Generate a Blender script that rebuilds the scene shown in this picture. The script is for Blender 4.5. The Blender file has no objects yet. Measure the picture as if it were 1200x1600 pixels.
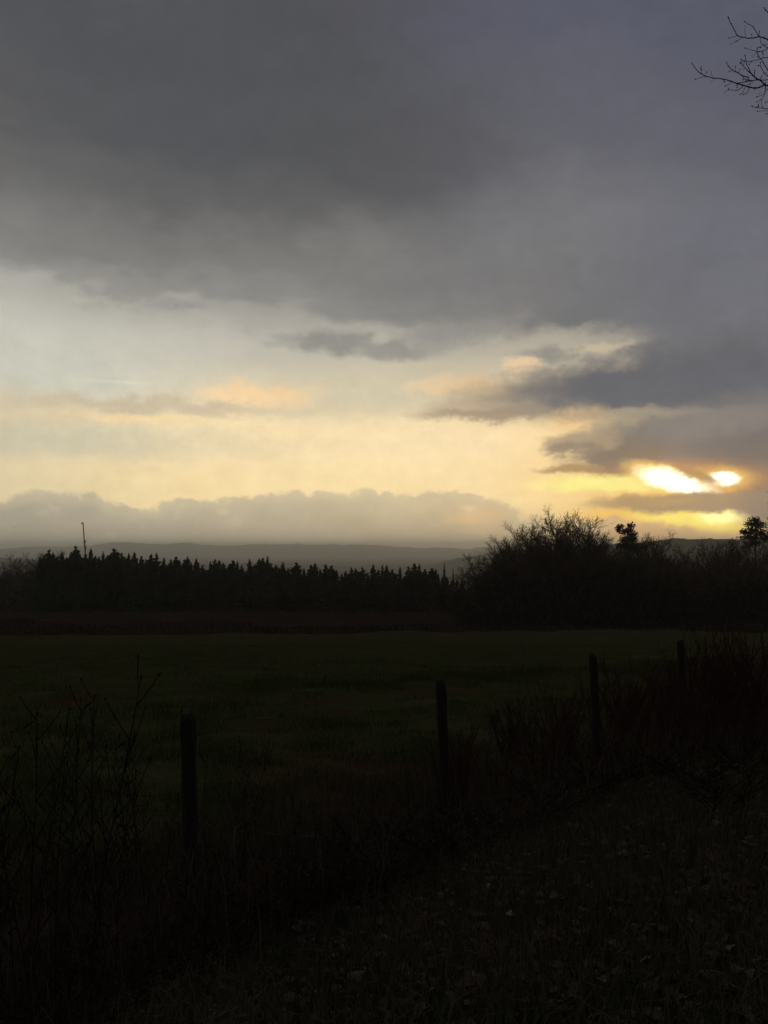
import bpy, bmesh, math, random
import numpy as np
from mathutils import Vector, Matrix

scene = bpy.context.scene
col = bpy.data.collections.new("place")
scene.collection.children.link(col)

# ----------------------------------------------------------------- camera
EYE = 1.6
F = 1287.0                       # focal length in photo pixels (1200 wide)
HORIZON = 855.0
PITCH = math.atan((HORIZON - 800.0) / F)
cam_d = bpy.data.cameras.new("camera")
cam_d.sensor_fit = 'VERTICAL'
cam_d.sensor_height = 36.0
cam_d.lens = 36.0 * F / 1600.0
cam_d.clip_start = 0.05
cam_d.clip_end = 30000.0
cam = bpy.data.objects.new("camera", cam_d)
cam.location = (0, 0, EYE)
cam.rotation_euler = (math.pi / 2 + PITCH, 0, 0)
col.objects.link(cam)
scene.camera = cam
CP, SP = math.cos(PITCH), math.sin(PITCH)


def ray(px, py):
    x, y, z = px - 600.0, F, 800.0 - py
    return Vector((x, y * CP - z * SP, y * SP + z * CP)).normalized()


def azel(px, py):
    d = ray(px, py)
    return math.degrees(math.atan2(d.x, d.y)), math.degrees(math.asin(d.z))


def at(px, py, depth):
    """a point of the place `depth` metres ahead, seen in that direction"""
    d = ray(px, py)
    return Vector((0, 0, EYE)) + d * (depth / d.y)


# ----------------------------------------------------------------- render settings
scene.view_settings.view_transform = 'Standard'
scene.view_settings.look = 'None'
scene.view_settings.exposure = 0.0
scene.view_settings.gamma = 1.0
scene.view_settings.use_curve_mapping = False
scene.cycles.volume_bounces = 2
scene.cycles.max_bounces = 6
scene.cycles.use_denoising = True

# ----------------------------------------------------------------- sky
SUN_PX = (1062, 752)
SUN_AZ, SUN_EL = azel(*SUN_PX)


def lin(c):
    c = c / 255.0
    return c / 12.92 if c <= 0.04045 else ((c + 0.055) / 1.055) ** 2.4


def srgb(r, g, b, k=1.0):
    return (lin(r) * k, lin(g) * k, lin(b) * k, 1.0)


world = bpy.data.worlds.new("World")
scene.world = world
world.use_nodes = True
wt = world.node_tree
wt.nodes.clear()


class Sk:
    def __init__(s, sock): s.s = sock
    def __add__(a, b): return m('ADD', a, b)
    def __sub__(a, b): return m('SUBTRACT', a, b)
    def __mul__(a, b): return m('MULTIPLY', a, b)
    def __truediv__(a, b): return m('DIVIDE', a, b)


def put(node, i, v):
    if isinstance(v, Sk):
        wt.links.new(v.s, node.inputs[i])
    else:
        node.inputs[i].default_value = v


def m(op, a, b=None, c=None):
    n = wt.nodes.new('ShaderNodeMath')
    n.operation = op
    for i, v in enumerate((a, b, c)):
        if v is not None:
            put(n, i, v)
    return Sk(n.outputs[0])


def sstep(lo, hi, x):
    n = wt.nodes.new('ShaderNodeMapRange')
    n.interpolation_type = 'SMOOTHSTEP'
    put(n, 0, x); put(n, 1, lo); put(n, 2, hi); put(n, 3, 0.0); put(n, 4, 1.0)
    return Sk(n.outputs[0])


def mixc(fac, a, b):
    n = wt.nodes.new('ShaderNodeMix')
    n.data_type = 'RGBA'
    put(n, 0, fac); put(n, 6, a); put(n, 7, b)
    return Sk(n.outputs[2])


def vec(x, y, z):
    n = wt.nodes.new('ShaderNodeCombineXYZ')
    put(n, 0, x); put(n, 1, y); put(n, 2, z)
    return Sk(n.outputs[0])


def noise(v, scale, detail=4.0, rough=0.55):
    n = wt.nodes.new('ShaderNodeTexNoise')
    n.noise_dimensions = '3D'
    put(n, 'Vector', v); put(n, 'Scale', scale); put(n, 'Detail', detail); put(n, 'Roughness', rough)
    return Sk(n.outputs[0])


def ramp(x, stops, interp='EASE'):
    n = wt.nodes.new('ShaderNodeValToRGB')
    put(n, 0, x)
    cr = n.color_ramp
    cr.interpolation = interp
    while len(cr.elements) > 1:
        cr.elements.remove(cr.elements[-1])
    for i, (p, c) in enumerate(stops):
        e = cr.elements[0] if i == 0 else cr.elements.new(p)
        e.position = p; e.color = c
    return Sk(n.outputs[0])


tc = wt.nodes.new('ShaderNodeTexCoord')
sep = wt.nodes.new('ShaderNodeSeparateXYZ')
wt.links.new(tc.outputs['Generated'], sep.inputs[0])
DX, DY, DZ = (Sk(o) for o in sep.outputs)
AZ = m('DEGREES', m('ARCTAN2', DX, DY))
EL = m('DEGREES', m('ARCSINE', DZ))
# seamless noise domains on the sphere of directions, in degrees
dom_soft = vec(DX * 57.0, DY * 57.0, DZ * 57.0)
dom_flat = vec(DX * 16.0, DY * 16.0, DZ * 57.0)       # streaks along the horizon
n_big = noise(dom_flat, 0.22, 3.0)
n_big2 = noise(vec(DX * 20.0 + 31.0, DY * 20.0, DZ * 57.0), 0.25, 4.0)
n_mid = noise(vec(DX * 30.0, DY * 30.0 + 17.0, DZ * 57.0), 0.75, 4.5, 0.55)
n_mid2 = noise(vec(DX * 28.0 + 9.0, DY * 28.0, DZ * 57.0 + 40.0), 0.75, 4.5, 0.55)
n_puff = noise(dom_soft, 0.9, 6.0, 0.6)
n_fine = noise(vec(DX * 44.0 + 5.0, DY * 44.0, DZ * 57.0), 2.6, 6.0, 0.62)
n_fine2 = noise(vec(DX * 44.0, DY * 44.0 + 23.0, DZ * 57.0 + 11.0), 2.6, 6.0, 0.62)
WA = AZ + (n_mid - 0.5) * 5.0 + (n_puff - 0.5) * 1.6 + (n_fine - 0.5) * 0.9
WE = EL + (n_mid2 - 0.5) * 2.0 + (n_puff - 0.5) * 0.8 + (n_fine2 - 0.5) * 0.4
LA = AZ + (n_mid - 0.5) * 1.4 + (n_fine - 0.5) * 0.7
LE = EL + (n_mid2 - 0.5) * 0.7 + (n_puff - 0.5) * 0.3 + (n_fine2 - 0.5) * 0.4
TA = AZ + (n_fine - 0.5) * 0.9
TE = EL + (n_fine2 - 0.5) * 0.35


def billow(scale, off=0.0):
    n = wt.nodes.new('ShaderNodeTexVoronoi')
    n.feature = 'SMOOTH_F1'
    n.inputs['Smoothness'].default_value = 0.25
    put(n, 'Vector', vec(DX * 57.0 + off, DY * 57.0, DZ * 66.0)); put(n, 'Scale', scale)
    d = Sk(n.outputs['Distance'])
    return m('SUBTRACT', 0.30, d * d * 1.1)


def curve(points, fx=lambda p: azel(*p)):
    """elevation (degrees) of an outline as a function of azimuth"""
    n = wt.nodes.new('ShaderNodeFloatCurve')
    pts = [fx(p) for p in points]
    put(n, 1, (AZ + 40.0) / 80.0)
    cm = n.mapping
    c = cm.curves[0]
    while len(c.points) > 2:
        c.points.remove(c.points[1])
    P = [((a + 40.0) / 80.0, e / 40.0) for a, e in pts]
    P = [(0.0, P[0][1])] + P + [(1.0, P[-1][1])]
    c.points[0].location = P[0]
    c.points[1].location = P[-1]
    for p in P[1:-1]:
        c.points.new(*p)
    cm.update()
    return Sk(n.outputs[0]) * 40.0


DEG = 22.46


def blob(px, py, rx, ry, soft, loose=1, rot=0.0, clip=None):
    a0, e0 = azel(px, py)
    A, E = ((AZ, EL), (WA, WE), (LA, LE), (TA, TE))[loose]
    u = A - a0
    v = E - e0
    if rot:
        c, s = math.cos(math.radians(rot)), math.sin(math.radians(rot))
        u, v = u * c + v * s, v * c - u * s
    u = u / (rx / DEG)
    v = v / (ry / DEG)
    d = m('SQRT', u * u + v * v)
    return m('SUBTRACT', 1.0, sstep(max(0.0, 1.0 - soft), 1.0 + soft, d))


def lay(base, mask, colour, op=1.0):
    return mixc(m('MULTIPLY', mask, op), base, colour)


# clear sky seen below and between the clouds (a low sun: cream, then yellow)
sky_tex = wt.nodes.new('ShaderNodeTexSky')
sky_tex.sky_type = 'NISHITA'
sky_tex.sun_disc = False
sky_tex.sun_elevation = math.radians(SUN_EL)
sky_tex.sun_rotation = math.radians(SUN_AZ)
sky_tex.air_density = 1.5
sky_tex.dust_density = 4.0
nish = wt.nodes.new('ShaderNodeMix'); nish.data_type = 'RGBA'; nish.blend_type = 'MULTIPLY'
nish.inputs[0].default_value = 1.0
wt.links.new(sky_tex.outputs[0], nish.inputs[6])
nish.inputs[7].default_value = (0.05, 0.05, 0.05, 1)
e01 = (EL + (n_mid - 0.5) * 2.5) / 40.0
clear = ramp(e01, [(0.0, srgb(250, 220, 164, 1.12)), (0.08, srgb(254, 227, 170, 1.12)), (0.20, srgb(255, 230, 182, 1.04)),
                   (0.27, srgb(236, 219, 184)), (0.36, srgb(214, 208, 190)), (0.5, srgb(196, 194, 186)), (0.7, srgb(150, 152, 156))])
west = m('SUBTRACT', 1.0, sstep(-27.0, -11.0, AZ))
clear = mixc(west * 0.5, clear, srgb(208, 200, 174))
clear = mixc(0.06, clear, Sk(nish.outputs[2]))
sky = clear
glow_d = m('SQRT', m('POWER', (AZ - SUN_AZ) / 1.5, 2.0) + m('POWER', EL - SUN_EL, 2.0))
sky = lay(sky, m('SUBTRACT', 1.0, sstep(1.0, 10.0, glow_d)), srgb(255, 209, 120), 0.65)
sky = lay(sky, m('SUBTRACT', 1.0, sstep(0.5, 4.0, glow_d)), srgb(255, 228, 130), 0.7)

# thin streaks in the open band
for (px, py, rx, ry, c, op, soft, lo) in (
        (60, 560, 200, 70, (200, 202, 190), 0.8, 0.9, 1),
        (260, 525, 220, 55, (206, 202, 188), 0.6, 0.9, 1),
        (560, 598, 180, 46, (207, 197, 170), 0.75, 0.7, 1),
        (70, 685, 270, 24, (203, 198, 174), 0.65, 0.8, 1),
        (10, 640, 130, 22, (226, 205, 166), 0.6, 0.8, 1),
        (400, 616, 80, 14, (254, 214, 160), 0.8, 0.8, 1),
        (240, 634, 190, 11, (200, 182, 154), 0.75, 0.8, 1),
        (215, 653, 80, 6, (252, 220, 164), 0.7, 0.9, 2),
        (330, 470, 120, 30, (186, 182, 174), 0.5, 0.9, 1),
        (560, 690, 200, 22, (254, 228, 180), 0.5, 0.9, 1),
        (420, 560, 160, 20, (190, 184, 170), 0.5, 0.9, 1),
        (90, 480, 120, 26, (186, 185, 178), 0.5, 0.9, 1),
        (700, 580, 70, 16, (206, 192, 164), 0.6, 0.9, 1),
        (190, 597, 48, 2.2, (226, 219, 200), 0.5, 0.9, 0)):
    sky = lay(sky, blob(px, py, rx, ry, soft, lo), srgb(*c), op)

# the great dark deck of stratus, with its ragged underside
edge = curve([(-200, 425), (0, 437), (70, 455), (150, 475), (250, 492), (340, 500), (420, 515), (500, 520), (590, 525),
              (680, 537), (760, 540), (830, 548), (900, 556), (1000, 575), (1100, 610), (1200, 640), (1400, 640)])
rise = EL - edge + (n_big - 0.5) * 3.4 + (n_mid - 0.5) * 2.6 + (n_puff - 0.5) * 1.4 + (n_fine - 0.5) * 1.2
deck_c = ramp((rise + (n_big2 - 0.5) * 8.0 + (n_mid2 - 0.5) * 3.0) / 22.0,
              [(0.0, srgb(166, 162, 154)), (0.08, srgb(146, 144, 139)), (0.18, srgb(129, 127, 124)), (0.32, srgb(109, 108, 106)),
               (0.5, srgb(90, 90, 92)), (0.7, srgb(82, 83, 87)), (1.0, srgb(82, 82, 87))])
deck_right = ramp((rise + (n_big2 - 0.5) * 8.0 + (n_mid2 - 0.5) * 3.0) / 22.0,
                  [(0.0, srgb(138, 132, 127)), (0.1, srgb(117, 116, 117)), (0.25, srgb(112, 112, 118)), (0.45, srgb(112, 112, 120)),
                   (0.65, srgb(99, 99, 109)), (1.0, srgb(89, 90, 104))])
deck_c = mixc(sstep(-6.0, 14.0, AZ + (n_big2 - 0.5) * 14.0), deck_c, deck_right)
# dark belly and paler folds
deck_c = lay(deck_c, blob(330, 235, 320, 90, 0.9, 1), srgb(79, 81, 85), 0.6)
deck_c = lay(deck_c, blob(640, 240, 230, 60, 0.9, 1, rot=-12), srgb(84, 84, 86), 0.55)
deck_c = lay(deck_c, blob(880, 345, 150, 60, 0.9, 1), srgb(121, 120, 121), 0.6)
deck_c = lay(deck_c, blob(640, 430, 300, 60, 0.9, 1), srgb(126, 124, 121), 0.5)
deck_c = lay(deck_c, blob(1080, 370, 90, 60, 0.9, 1), srgb(106, 106, 116), 0.5)
deck_c = lay(deck_c, blob(0, 350, 130, 55, 0.9, 1), srgb(122, 122, 120), 0.5)
sky = lay(sky, sstep(-2.8, 1.7, rise), deck_c)
for (px, py, rx, ry, c, op, soft, lo) in (
        (285, 466, 50, 9, (176, 172, 164), 0.6, 0.8, 1),
        (20, 430, 60, 14, (182, 180, 174), 0.5, 0.9, 1),
        (515, 534, 72, 17, (143, 141, 135), 0.9, 0.6, 1),
        (612, 546, 46, 14, (150, 147, 139), 0.9, 0.6, 1),
        (593, 528, 14, 10, (186, 182, 166), 0.7, 0.7, 2),
        (730, 530, 90, 20, (142, 139, 135), 0.7, 0.8, 1),
        (775, 552, 60, 20, (196, 187, 166), 0.7, 0.8, 1),
        (885, 536, 96, 18, (190, 181, 162), 0.72, 0.8, 1),
        (930, 545, 50, 7, (220, 200, 166), 0.55, 0.8, 1),
        (812, 572, 24, 12, (248, 212, 168), 0.8, 0.6, 1),
        (862, 553, 44, 11, (150, 146, 137), 0.9, 0.6, 1)):
    sky = lay(sky, blob(px, py, rx, ry, soft, lo), srgb(*c), op)

# the dark cloud over the sun, on the right
for (px, py, rx, ry, c, op, soft, lo) in (
        (730, 604, 76, 13, (248, 210, 158), 0.75, 0.7, 1),
        (830, 622, 120, 34, (168, 152, 130), 0.85, 0.6, 1),
        (760, 634, 90, 9, (196, 174, 144), 0.8, 0.7, 1),
        (755, 647, 92, 9, (166, 147, 124), 0.85, 0.7, 1),
        (905, 652, 42, 20, (250, 210, 150), 0.85, 0.7, 1),
        (1090, 700, 172, 54, (136, 126, 117), 1.0, 0.3, 1),
        (1225, 715, 110, 104, (116, 111, 110), 1.0, 0.5, 1),
        (905, 688, 46, 16, (176, 154, 126), 0.85, 0.6, 1),
        (890, 701, 38, 9, (150, 132, 114), 0.8, 0.6, 1),
        (985, 716, 62, 22, (140, 124, 108), 1.0, 0.35, 1),
        (890, 733, 46, 6, (172, 140, 100), 0.85, 0.6, 2),
        (1045, 600, 225, 42, (106, 106, 109), 1.0, 0.45, 1),
        (1190, 590, 170, 55, (103, 103, 108), 1.0, 0.6, 1),
        (1130, 655, 150, 26, (136, 128, 120), 0.85, 0.7, 1),
        (1215, 735, 62, 70, (116, 110, 105), 0.9, 0.5, 1),
        (1000, 644, 80, 8, (172, 158, 134), 0.6, 0.8, 1),
        (1120, 660, 110, 16, (140, 132, 124), 0.6, 0.8, 1)):
    sky = lay(sky, blob(px, py, rx, ry, soft, lo), srgb(*c), op)
# the gaps where the sun burns through
sky = lay(sky, blob(1060, 754, 105, 24, 0.8, 2), srgb(255, 172, 86), 0.6)
sky = lay(sky, blob(970, 755, 118, 14, 0.5, 2), srgb(255, 244, 146, 1.12), 0.97)
sky = lay(sky, blob(1036, 748, 54, 17, 0.5, 2, rot=-20), srgb(255, 214, 118, 1.12), 0.95)
sky = lay(sky, blob(1056, 753, 50, 12.5, 0.55, 2, rot=-16), srgb(255, 250, 220, 2.4))
sky = lay(sky, blob(1128, 750, 36, 17, 0.6, 2), srgb(255, 206, 112), 0.85)
sky = lay(sky, blob(1126, 750, 22, 9.5, 0.45, 2), srgb(255, 250, 220, 2.5))
sky = lay(sky, blob(1090, 744, 34, 7.5, 0.6, 2, rot=-26), srgb(186, 146, 100), 0.95)
sky = lay(sky, blob(1055, 811, 125, 16, 0.5, 2, rot=-4), srgb(255, 198, 88, 1.2), 0.97)
sky = lay(sky, blob(1000, 806, 60, 6, 0.7, 2), srgb(255, 206, 100, 1.1), 0.8)
sky = lay(sky, blob(1088, 813, 84, 11, 0.6, 2, rot=-7), srgb(255, 234, 116, 1.3), 0.97)
sky = lay(sky, blob(1132, 806, 30, 9, 0.6, 2), srgb(255, 244, 160, 1.8), 0.97)
sky = lay(sky, blob(1105, 785, 155, 14, 0.35, 2), srgb(163, 144, 118), 0.97)
sky = lay(sky, blob(1010, 784, 70, 8, 0.5, 2), srgb(196, 162, 110), 0.6)
sky = lay(sky, blob(1212, 800, 44, 34, 0.5, 2), srgb(134, 124, 114), 0.9)

# low bank of cumulus along the far horizon
top = curve([(-200, 780), (0, 776), (35, 771), (75, 766), (120, 767), (148, 768), (166, 783), (200, 787), (260, 783), (340, 778),
             (385, 775), (430, 769), (470, 766), (520, 764), (556, 760), (575, 758), (600, 769), (640, 771), (670, 765), (700, 764),
             (740, 770), (775, 775), (798, 786), (820, 800), (850, 804), (880, 812), (905, 815), (940, 810), (966, 796), (990, 808), (1040, 815),
             (1090, 824), (1150, 829), (1200, 822), (1400, 800)])
b_rise = top + billow(0.42) * 0.45 + billow(1.1, 7.0) * 0.35 + (n_fine - 0.5) * 0.55 + (n_puff - 0.5) * 1.1 - EL
bank_m = sstep(-0.12, m('MULTIPLY_ADD', n_mid2, 1.2, -0.25), b_rise)
bank_c = ramp((AZ + 28.0) / 56.0, [(0.0, srgb(168, 160, 144)), (0.25, srgb(186, 176, 155)), (0.5, srgb(212, 194, 158)),
                                   (0.66, srgb(218, 193, 152)), (0.76, srgb(228, 188, 134)), (0.88, srgb(226, 168, 104)), (1.0, srgb(190, 144, 102))], 'LINEAR')
bank_c = lay(bank_c, sstep(0.35, 0.75, n_mid2), srgb(206, 190, 160), 0.22)
bank_lo = ramp((AZ + 28.0) / 56.0, [(0.0, srgb(158, 152, 137)), (0.4, srgb(190, 175, 149)), (0.62, srgb(204, 182, 144)), (0.8, srgb(224, 178, 120)), (1.0, srgb(196, 148, 102))], 'LINEAR')
bank_c = mixc(sstep(0.5, 3.4, b_rise), bank_c, bank_lo)
bank_c = lay(bank_c, m('SUBTRACT', 1.0, sstep(0.1, 1.2, b_rise)), srgb(228, 210, 170), 0.4)
bank_c = lay(bank_c, sstep(0.52, 0.75, n_puff), srgb(228, 208, 168), 0.25)
sky = mixc(m('MULTIPLY', bank_m, 0.9), sky, bank_c)
sky = lay(sky, blob(740, 810, 34, 18, 0.9, 1), srgb(246, 206, 152), 0.8)
sky = lay(sky, blob(735, 792, 9, 5, 0.8, 2), srgb(248, 220, 168), 0.7)
sky = lay(sky, blob(348, 800, 8, 5, 0.8, 2), srgb(226, 208, 164), 0.6)
sky = lay(sky, blob(60, 842, 10, 3, 0.8, 2), srgb(182, 174, 154), 0.6)

sky = lay(sky, blob(1085, 775, 150, 60, 0.9, 3), srgb(255, 190, 104), 0.16)

# unseen deck overhead and all round to the horizon, darkened to dim the ground
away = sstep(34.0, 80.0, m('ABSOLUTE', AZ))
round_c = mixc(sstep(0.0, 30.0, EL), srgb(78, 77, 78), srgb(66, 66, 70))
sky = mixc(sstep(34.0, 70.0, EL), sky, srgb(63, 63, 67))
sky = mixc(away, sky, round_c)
streak = (n_big - 0.5) * 0.22 + (n_mid - 0.5) * 0.18 + (n_puff - 0.5) * 0.20 + (n_fine - 0.5) * 0.08
gain = m('ADD', streak, 1.0)
gm = wt.nodes.new('ShaderNodeVectorMath'); gm.operation = 'SCALE'
wt.links.new(sky.s, gm.inputs[0]); wt.links.new(gain.s, gm.inputs['Scale'])
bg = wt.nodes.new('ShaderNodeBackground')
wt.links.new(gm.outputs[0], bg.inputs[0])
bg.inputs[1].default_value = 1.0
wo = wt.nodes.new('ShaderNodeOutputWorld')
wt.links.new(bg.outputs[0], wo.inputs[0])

# the sun itself stands behind the cloud: only a trace of warm light comes through
sun_d = bpy.data.lights.new("sun", 'SUN')
sun_d.energy = 0.06
sun_d.angle = math.radians(8.0)
sun_d.color = (1.0, 0.78, 0.5)
sun = bpy.data.objects.new("sun", sun_d)
sd = ray(*SUN_PX)
sun.rotation_euler = (-sd).to_track_quat('-Z', 'Y').to_euler()
sun.location = sd * 50
col.objects.link(sun)


# ----------------------------------------------------------------- helpers
def tag(o, label=None, cat=None, group=None, kind=None):
    if label: o['label'] = label
    if cat: o['category'] = cat
    if group: o['group'] = group
    if kind: o['kind'] = kind
    return o


def link(name, data, parent=None):
    o = bpy.data.objects.new(name, data)
    col.objects.link(o)
    if parent is not None:
        o.parent = parent
    return o


def empty(name, loc):
    o = link(name, None)
    o.location = loc
    o.empty_display_size = 0.3
    return o


def copy_tree(o, parent=None):
    c = o.copy()
    col.objects.link(c)
    c.parent = parent
    for ch in list(o.children):
        copy_tree(ch, c)
    return c


class MB:
    def __init__(s): s.v, s.f = [], []

    def tube(s, pts, rad, sides=5, cap=True):
        n = len(pts)
        base = len(s.v)
        up = Vector((0.31, 0.17, 0.93))
        for i, p in enumerate(pts):
            t = (pts[min(i + 1, n - 1)] - pts[max(i - 1, 0)])
            if t.length < 1e-9: t = Vector((0, 0, 1))
            t.normalize()
            a = t.cross(up)
            if a.length < 1e-3: a = t.cross(Vector((1, 0, 0)))
            a.normalize()
            b = t.cross(a)
            for k in range(sides):
                g = 2 * math.pi * k / sides
                s.v.append(p + a * (math.cos(g) * rad[i]) + b * (math.sin(g) * rad[i]))
        for i in range(n - 1):
            for k in range(sides):
                k2 = (k + 1) % sides
                s.f.append((base + i * sides + k, base + i * sides + k2, base + (i + 1) * sides + k2, base + (i + 1) * sides + k))
        if cap:
            s.f.append(tuple(base + (n - 1) * sides + k for k in range(sides)))
            s.f.append(tuple(base + k for k in reversed(range(sides))))

    def quad(s, a, b, c, d):
        i = len(s.v); s.v += [a, b, c, d]; s.f.append((i, i + 1, i + 2, i + 3))

    def tri(s, a, b, c):
        i = len(s.v); s.v += [a, b, c]; s.f.append((i, i + 1, i + 2))

    def bud(s, p, d, L, r):
        """a small pointed bud"""
        d = d.normalized()
        s.tube([p - d * L * .5, p - d * L * .1, p + d * L * .25, p + d * L * .6], [r * .5, r, r * .75, r * .08], 5)

    def mesh(s, name, mat, smooth=False):
        me = bpy.data.meshes.new(name)
        me.from_pydata([tuple(v) for v in s.v], [], s.f)
        me.materials.append(mat)
        if smooth:
            me.polygons.foreach_set('use_smooth', [True] * len(me.polygons))
        me.update()
        return me

    def build(s, name, mat, parent=None, smooth=False):
        return link(name, s.mesh(name, mat, smooth), parent)


def np_mesh(name, verts, faces, mat, k):
    """fast mesh out of numpy arrays, faces all with k corners"""
    me = bpy.data.meshes.new(name)
    nv, nf = len(verts), len(faces)
    me.vertices.add(nv)
    me.vertices.foreach_set('co', np.asarray(verts, np.float32).ravel())
    me.loops.add(nf * k)
    me.loops.foreach_set('vertex_index', np.asarray(faces, np.int32).ravel())
    me.polygons.add(nf)
    me.polygons.foreach_set('loop_start', np.arange(0, nf * k, k, dtype=np.int32))
    me.polygons.foreach_set('loop_total', np.full(nf, k, np.int32))
    me.materials.append(mat)
    me.update(calc_edges=True)
    me.validate()
    return me


def material(name, stops, scale=4.0, rough=0.9, detail=6.0, bump=0.0, bump_scale=None, stretch=(1, 1, 1), obj_space=False, spec=0.2, rand=0.0):
    mt = bpy.data.materials.new(name)
    mt.use_nodes = True
    t = mt.node_tree
    b = t.nodes['Principled BSDF']
    b.inputs['Roughness'].default_value = rough
    b.inputs['Specular IOR Level'].default_value = spec
    tcn = t.nodes.new('ShaderNodeTexCoord')
    mp = t.nodes.new('ShaderNodeMapping')
    mp.inputs['Scale'].default_value = stretch
    if obj_space:
        t.links.new(tcn.outputs['Object'], mp.inputs[0])
    else:
        geo = t.nodes.new('ShaderNodeNewGeometry')
        t.links.new(geo.outputs['Position'], mp.inputs[0])
    nz = t.nodes.new('ShaderNodeTexNoise')
    nz.inputs['Scale'].default_value = scale
    nz.inputs['Detail'].default_value = detail
    nz.inputs['Roughness'].default_value = 0.65
    t.links.new(mp.outputs[0], nz.inputs['Vector'])
    cr = t.nodes.new('ShaderNodeValToRGB')
    e = cr.color_ramp.elements
    while len(e) > 1: e.remove(e[-1])
    for i, (p, c) in enumerate(stops):
        el = e[0] if i == 0 else e.new(p)
        el.position = p; el.color = (*c, 1)
    t.links.new(nz.outputs[0], cr.inputs[0])
    out = cr.outputs[0]
    if rand:
        oi = t.nodes.new('ShaderNodeObjectInfo')
        hv = t.nodes.new('ShaderNodeHueSaturation')
        mr = t.nodes.new('ShaderNodeMapRange')
        mr.inputs[3].default_value = 1 - rand; mr.inputs[4].default_value = 1 + rand
        t.links.new(oi.outputs['Random'], mr.inputs[0])
        t.links.new(mr.outputs[0], hv.inputs['Value'])
        t.links.new(out, hv.inputs['Color'])
        out = hv.outputs[0]
    t.links.new(out, b.inputs['Base Color'])
    if bump:
        bn = t.nodes.new('ShaderNodeBump')
        bn.inputs['Strength'].default_value = 0.8
        bn.inputs['Distance'].default_value = bump
        n2 = nz
        if bump_scale:
            n2 = t.nodes.new('ShaderNodeTexNoise')
            n2.inputs['Scale'].default_value = bump_scale
            n2.inputs['Detail'].default_value = 8
            t.links.new(mp.outputs[0], n2.inputs['Vector'])
        t.links.new(n2.outputs[0], bn.inputs['Height'])
        t.links.new(bn.outputs[0], b.inputs['Normal'])
    return mt


M_field = material('field_turf', [(0.34, (0.080, 0.052, 0.030)), (0.45, (0.084, 0.072, 0.034)), (0.53, (0.062, 0.078, 0.026)), (0.70, (0.140, 0.105, 0.062))],
                   0.55, 0.95, 9, 0.06, 6.0, stretch=(0.6, 1, 1), spec=0.0)
M_verge = material('verge_soil', [(0.3, (0.060, 0.045, 0.032)), (0.5, (0.090, 0.070, 0.048)), (0.68, (0.078, 0.078, 0.040)), (0.8, (0.13, 0.10, 0.07))],
                   2.2, 0.95, 9, 0.03, 14.0, spec=0.0)
M_rough = material('rough_grass', [(0.3, (0.036, 0.024, 0.015)), (0.55, (0.052, 0.035, 0.021)), (0.75, (0.062, 0.045, 0.027))], 0.12, 0.95, 9, 0.2, 2.0, spec=0.0)
M_hill = material('far_farmland', [(0.36, (0.030, 0.034, 0.020)), (0.46, (0.040, 0.044, 0.024)), (0.5, (0.075, 0.080, 0.042)), (0.62, (0.085, 0.080, 0.050)), (0.7, (0.050, 0.042, 0.030))],
                  0.0035, 1.0, 5, stretch=(1, 0.8, 1), spec=0.0)
M_needle = material('spruce_needles', [(0.3, (0.030, 0.042, 0.024)), (0.7, (0.045, 0.060, 0.032))], 1.2, 0.85, 4, obj_space=True, rand=0.2)
M_pine = material('pine_needles', [(0.3, (0.035, 0.050, 0.030)), (0.7, (0.055, 0.070, 0.040))], 1.2, 0.85, 4, obj_space=True)
M_bark = material('bark', [(0.3, (0.060, 0.046, 0.036)), (0.7, (0.120, 0.095, 0.075))], 6, 0.95, 8, 0.02, obj_space=True, stretch=(1, 1, 0.25))
M_twig = material('twigs', [(0.3, (0.060, 0.042, 0.032)), (0.7, (0.105, 0.070, 0.050))], 0.8, 0.9, 3, obj_space=True, rand=0.25, spec=0.0)
M_scrub = material('scrub_leaves', [(0.3, (0.026, 0.019, 0.012)), (0.7, (0.046, 0.032, 0.019))], 0.9, 0.9, 4, obj_space=True, rand=0.2, spec=0.0)
M_wood = material('weathered_wood', [(0.3, (0.022, 0.018, 0.014)), (0.55, (0.045, 0.038, 0.031)), (0.75, (0.075, 0.066, 0.056))], 14, 0.95, 10, 0.006, obj_space=True, stretch=(1, 1, 0.08))
M_metal = material('mast_steel', [(0.3, (0.22, 0.20, 0.18)), (0.7, (0.32, 0.30, 0.27))], 3, 0.55, 4, obj_space=True)
M_stalk = material('dead_stalks', [(0.3, (0.085, 0.060, 0.044)), (0.7, (0.165, 0.118, 0.084))], 9, 0.9, 4, obj_space=True, rand=0.25, spec=0.0)
M_weed = material('dark_weed_stems', [(0.3, (0.026, 0.020, 0.016)), (0.7, (0.050, 0.038, 0.028))], 9, 0.9, 4, obj_space=True, rand=0.25, spec=0.0)
M_straw = material('pale_straw', [(0.3, (0.16, 0.135, 0.09)), (0.7, (0.26, 0.22, 0.155))], 30, 0.8, 3)
M_red = material('red_shoots', [(0.3, (0.070, 0.032, 0.027)), (0.7, (0.105, 0.052, 0.044))], 5, 0.7, 3, obj_space=True, rand=0.2, spec=0.0)
M_grass = material('grass_blades', [(0.34, (0.100, 0.080, 0.040)), (0.45, (0.075, 0.110, 0.030)), (0.60, (0.100, 0.130, 0.040)), (0.70, (0.170, 0.125, 0.072))], 0.9, 0.85, 8, spec=0.0)
M_vgrass = material('verge_blades', [(0.3, (0.115, 0.090, 0.060)), (0.5, (0.105, 0.110, 0.058)), (0.66, (0.21, 0.155, 0.105))], 1.6, 0.85, 8, spec=0.0)
M_leaf = material('dead_leaves', [(0.3, (0.11, 0.068, 0.05)), (0.5, (0.18, 0.122, 0.088)), (0.7, (0.28, 0.205, 0.15))], 9.0, 0.7, 5, spec=0.0)
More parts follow.
